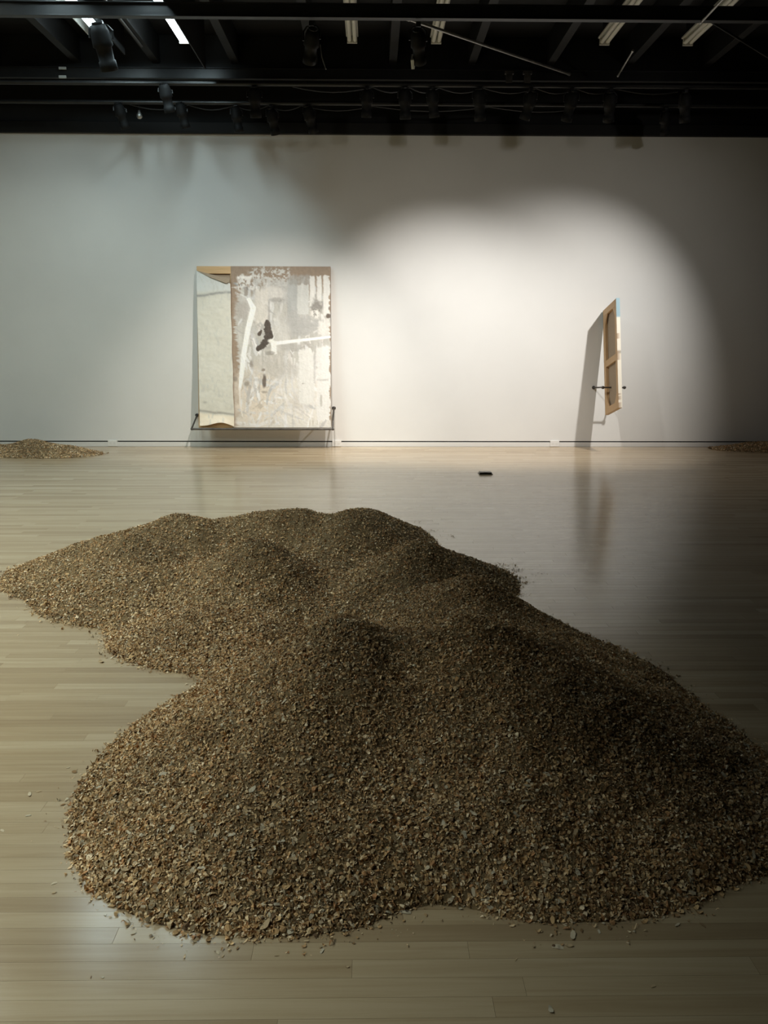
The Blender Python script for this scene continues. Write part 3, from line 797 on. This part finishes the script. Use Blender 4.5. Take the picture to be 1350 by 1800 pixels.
pipe('lighting_pipe', (-6.9, U_Y, U_Z), (6.9, U_Y, U_Z), 0.024, M['blacksteel'], 'upper black lighting pipe with the longer row of lamps')
pipe('lighting_pipe', (-6.9, L_Y, L_Z), (6.9, L_Y, L_Z), 0.024, M['blacksteel'], 'lower black lighting pipe close to the upper wall')
# cables sagging along the pipes
for (Yc, Zc, xs, lab) in ((U_Y + .07, U_Z - .01, (-0.9, 0.0, 0.42, 0.75, 1.25, 1.85, 2.3, 2.75, 3.6), 'black cable sagging along the upper lighting pipe'),
                          (L_Y + .07, L_Z - .01, (-2.9, -2.2, -1.65, -1.25, -0.85, 0.0, 1.4, 2.6), 'black cable sagging along the lower lighting pipe')):
    pts = []
    for a, b in zip(xs, xs[1:]):
        for k in range(6):
            t_ = k / 6; pts.append((a + (b - a) * t_, Yc - .01, Zc - 0.055 * math.sin(math.pi * t_)))
    tag(obj('power_cable', tube(pts, 0.007, 6), M['blacksteel']), lab, 'cable')


def spotlight(x, y, z, pipe_z, scale, pan, tiltdeg, label, group, lens='black', name='stage_spotlight'):
    """ellipsoidal lamp: hook clamp, yoke, barrel, lens; hangs below (x, y, pipe_z)"""
    e = tag(empty(name, (x, y, pipe_z)), label, 'spotlight', group)
    drop = pipe_z - z
    c = bmesh.new(); add_box(c, (-.022, -.032, -.065), (.022, .032, -.026), .006)
    obj('clamp', c, M['blacksteel'], e)
    d = Matrix.Rotation(math.radians(pan), 4, 'Z')
    yk = bmesh.new(); s = scale
    add_tube(yk, [(-.085 * s, 0, -drop), (-.085 * s, 0, -drop * .45 - .02), (-.05 * s, 0, -.06), (.05 * s, 0, -.06), (.085 * s, 0, -drop * .45 - .02), (.085 * s, 0, -drop)], .009, 6)
    yo = obj('yoke', yk, M['blacksteel'], e); yo.rotation_euler = (0, 0, math.radians(pan))
    prof = [(.03, -.15), (.055, -.14), (.07, -.10), (.075, -.03), (.078, .0), (.062, .012), (.058, .10), (.066, .105), (.068, .17), (.060, .172), (.056, .15)]
    b = lathe([(r * s, (zz_ + .05) * s) for r, zz_ in prof], 18)
    bo = obj('barrel', b, M['lampblack'], e, True)
    rotm = d @ Matrix.Rotation(math.radians(180 - tiltdeg), 4, 'X') if False else None
    # beam direction: towards the wall (+y) and down
    dirv = Vector((math.sin(math.radians(pan)) * math.cos(math.radians(tiltdeg)), math.cos(math.radians(pan)) * math.cos(math.radians(tiltdeg)), -math.sin(math.radians(tiltdeg))))
    bo.location = (0, 0, -drop); bo.rotation_mode = 'QUATERNION'; bo.rotation_quaternion = dirv.to_track_quat('Z', 'Y')
    ln = obj('lens', lathe([(.002, .198 * s), (.055 * s, .200 * s), (.05 * s, .204 * s), (.002, .208 * s)], 18), M['glass'], bo, True)
    fn = obj('cap_fin', lathe([(.03 * s, -.112 * s), (.045 * s, -.11 * s), (.045 * s, -.10 * s), (.03 * s, -.098 * s)], 12), M['blacksteel'], bo)
    return e, Vector((x, y, z)) + dirv * (.235 * s), dirv


ordinal = ['leftmost', 'second', 'third', 'fourth', 'fifth', 'sixth', 'seventh', 'eighth', 'ninth', 'tenth', 'eleventh', 'rightmost']
upper = [(290, 162), (447, 170), (645, 172), (712, 172), (760, 172), (843, 174), (933, 176), (1005, 177), (1073, 178), (1205, 179)]
lower = [(210, 195), (318, 194), (415, 201), (478, 205), (543, 201), (1170, 208)]
for row, Yp, Zp, nm in ((upper, U_Y, U_Z, 'upper'), (lower, L_Y, L_Z, 'lower')):
    for i, (px_, py_) in enumerate(row):
        p = at_depth(px_, py_, Yp - .02)
        wd = ordinal[i] if i < len(row) - 1 else 'rightmost'
        lab = 'black stage spotlight, %s%s lamp on the %s lighting pipe' % (wd, '' if wd in ('leftmost', 'rightmost') else ' from left', nm)
        spotlight(p.x, Yp, p.z, Zp, random.uniform(.85, 1.0), random.uniform(-35, 35), random.uniform(62, 78), lab, 'lamps on the %s lighting pipe' % nm)
# small bare pendant lamp on the lower pipe
p = at_depth(245, 202, L_Y)
t = tag(empty('pendant_bulb', (p.x, L_Y, L_Z)), 'small silver lamp dangling on a wire between two spotlights', 'lamp')
obj('wire', tube([(0, 0, -.026), (0.004, 0, -.06), (0, 0, p.z - L_Z + .03)], .004, 6), M['blacksteel'], t)
bu = obj('bulb', lathe([(.012, .05), (.016, .03), (.034, .0), (.036, -.02), (.02, -.042), (.004, -.046)], 14), M['steel'], t, True); bu.location = (0, 0, p.z - L_Z)


def lamp_light(name, key, parent, loc):
    pos, tgt, pw, cone, blend, colr, stray = SPOTS[key]
    for p_, c_a in ((pw, cone), (stray, 140.0)):        # the focused beam, then an added wide spot lifting the wall around it
        ld = bpy.data.lights.new(name, 'SPOT'); ld.energy = p_; ld.spot_size = math.radians(c_a); ld.spot_blend = blend; ld.color = colr; ld.shadow_soft_size = 0.05
        lo = bpy.data.objects.new(name, ld); C.objects.link(lo); lo.location = loc
        lo.rotation_mode = 'QUATERNION'; lo.rotation_quaternion = (Vector(tgt) - Vector(loc)).to_track_quat('-Z', 'Y')


big = [('painting', 'black spotlight on the top beam aimed at the large painting', (548, 70)), ('middle', 'bright-rimmed spotlight on the top beam aimed at the bare middle wall', (735, 72))]
for key, lab, px_ in big:
    pos, tgt, *_ = SPOTS[key]
    dv = Vector(tgt) - Vector(pos); pan = math.degrees(math.atan2(dv.x, dv.y)); tl = math.degrees(math.atan2(-dv.z, math.hypot(dv.x, dv.y)))
    e, mouth, dirv = spotlight(pos[0], A_Y, pos[2], 4.20, 0.9, pan, tl, lab, 'lamps on the top beam')
    if key == 'middle':
        fr = obj('rim_highlight', box((.045, -.05, .14), (.075, .05, .225), .004), M['clamp'], [c for c in e.children if c.name.startswith('barrel')][0])  # pale plate standing in for the highlight on the lens hood
    lamp_light('spot_lamp', key, e, mouth)
p = at_depth(178, 68, A_Y)
spotlight(p.x, A_Y, p.z, 4.20, 1.15, 15, 65, 'large black spotlight silhouetted beside the leftmost lit fluorescent strip', 'lamps on the top beam')
pos, tgt, *_ = SPOTS['panel']
dv = Vector(tgt) - Vector(pos); pan = math.degrees(math.atan2(dv.x, dv.y)); tl = math.degrees(math.atan2(-dv.z, math.hypot(dv.x, dv.y)))
e, mouth, dirv = spotlight(pos[0], A_Y, pos[2], 4.20, 1.0, pan, tl, 'black spotlight on the right aimed back at the side-on canvas', 'lamps on the top beam')
lamp_light('spot_lamp', 'panel', e, mouth)
# cable hanging from the painting spotlight
a = at_depth(563, 78, A_Y); b = at_depth(573, 122, A_Y)
tag(obj('hanging_cable', tube([tuple(a), tuple(a.lerp(b, .5) + Vector((-.012, 0, 0))), tuple(b)], .005, 6), M['steel']), 'thin pale cable end hanging below the spotlight for the painting', 'cable')

# bracing rods
pipe('brace_rod', at_depth(717, 33, 8.04), at_depth(1000, 130, 10.3), .014, M['steel'], 'long pale diagonal rod slanting between the beams', 'rod')
pipe('brace_rod', at_depth(1112, 90, 9.5), at_depth(1087, 132, 9.97), .010, M['steel'], 'short pale rod slanting down to the upper lighting pipe', 'rod')
pipe('brace_rod', at_depth(1275, -6, 7.4), at_depth(1233, 39, 8.0), .011, M['steel'], 'thin rod at the top right running to the beam', 'rod')
pipe('brace_rod', at_depth(1245, 35, 8.0), at_depth(1390, 125, 9.2), .011, M['blacksteel'], 'dark rod slanting down at the far top right', 'rod')
for x_ in (895, 927):
    p = at_depth(x_, 134, U_Y)
    t = tag(obj('pipe_clamp', add_box(box((p.x - .035, U_Y - .02, U_Z + .02), (p.x + .035, U_Y + .02, p.z + .02), .004), (p.x - .05, U_Y - .025, p.z + .02), (p.x + .05, U_Y + .025, p.z + .05), .004), M['rod']),
            '%s of two dark clamps standing on the upper lighting pipe' % ('left' if x_ == 895 else 'right'), 'clamp', 'clamps on the upper pipe')

# fluorescent strips between the joists
M['tube_lit'] = new_mat('lit_tube', (0.9, 0.95, 0.95), 0.4); bs = M['tube_lit'].node_tree.nodes['Principled BSDF']
bs.inputs['Emission Color'].default_value = (0.80, 0.96, 1.0, 1); bs.inputs['Emission Strength'].default_value = TUBE_GLOW
M['tube_off'] = new_mat('unlit_tube', (0.75, 0.75, 0.70), 0.3)


def strip(x, y0, y1, lit, label, shield=None):
    z = 4.60
    e = tag(empty('fluorescent_fixture', (x, (y0 + y1) / 2, z)), label, 'strip light', 'lit fluorescent strips' if lit else 'unlit fluorescent strips')
    L = (y1 - y0) / 2
    bm = bmesh.new(); prof = [(-.065, .055), (-.065, .07), (-.04, .10), (.04, .10), (.065, .07), (.065, .055)]
    A_ = [bm.verts.new((a, -L, b)) for a, b in prof]; B_ = [bm.verts.new((a, L, b)) for a, b in prof]
    for i in range(6): bm.faces.new((A_[i], A_[(i + 1) % 6], B_[(i + 1) % 6], B_[i]))
    bm.faces.new(A_); bm.faces.new(B_[::-1])
    obj('housing', bm, M['white_enamel'], e)
    obj('mounting_rail', box((-.02, -L, .10), (.02, L, .26)), M['black'], e)
    if shield:
        x_s, z_s, white = shield
        obj('added_light_baffle', box((x_s - .006, -L - .05, z_s), (x_s + .006, L + .05, .26)), M['black'], e)  # unseen baffle, added to cut the tubes' light off towards the right
        if white: obj('reflector_panel', box((-.235, -L - .05, .10), (-.225, L + .25, .26)), M['white_enamel'], e)
    for s in (-1, 1):
        obj('lamp_holder', box((-.055, s * (L - .03) - .012, -.02), (.055, s * (L - .03) + .012, .062), .003), M['white_enamel'], e)
    for t_x in (-.030, .030):
        obj('tube', tube([(t_x, -L + .03, .012), (t_x, L - .03, .012)], .022, 12), M['tube_lit'] if lit else M['tube_off'], e)
    if lit:
        ld = bpy.data.lights.new('tube_light', 'AREA'); ld.shape = 'RECTANGLE'; ld.size = .10; ld.size_y = 2 * L - .1; ld.energy = TUBE_POWER * (0.9 if y1 > 9 else 1.4 if y1 > 5 else 2.7 if y1 > 3 else 2.2); ld.color = FAR_TUBE_COLOR if y1 > 9 else TUBE_COLOR
        lo = bpy.data.objects.new('tube_light', ld); C.objects.link(lo); lo.location = (x, (y0 + y1) / 2, z - .012)


strip(-2.88, 7.3, 9.72, True, 'lit fluorescent strip at the top left, leftmost of the two glowing', (.20, -.15, True))
strip(-2.04, 7.4, 9.85, True, 'lit fluorescent strip at the top left, right one of the two glowing', (.20, -.25, False))
for x_, nm in ((-4.77, 'left'), (-3.86, 'right')):
    for y_, w_ in ((4.45, 'middle of the room'), (1.55, 'near the viewer'), (-1.3, 'behind the viewer')):
        strip(x_, y_, y_ + 2.42, True, 'lit fluorescent strip above the frame, %s row, %s' % (nm, w_), (.20, -.21, True))
for x_, lab in ((-0.22, 'unlit pale fluorescent strip left of the bright-rimmed spotlight'), (0.69, 'unlit pale fluorescent strip right behind the bright-rimmed spotlight'), (2.52, 'unlit fluorescent strip at top right, left one of the slanting pair'), (3.43, 'unlit fluorescent strip at top right, right one of the slanting pair')):
    strip(x_, 7.4, 9.8, False, lab)
# conduit between the lit strips
tag(obj('conduit', tube([(-2.5, 7.0, 4.545), (-2.5, 9.8, 4.545)], .012, 8), M['rod']), 'thin grey conduit under the joist between the two lit strips', 'conduit')
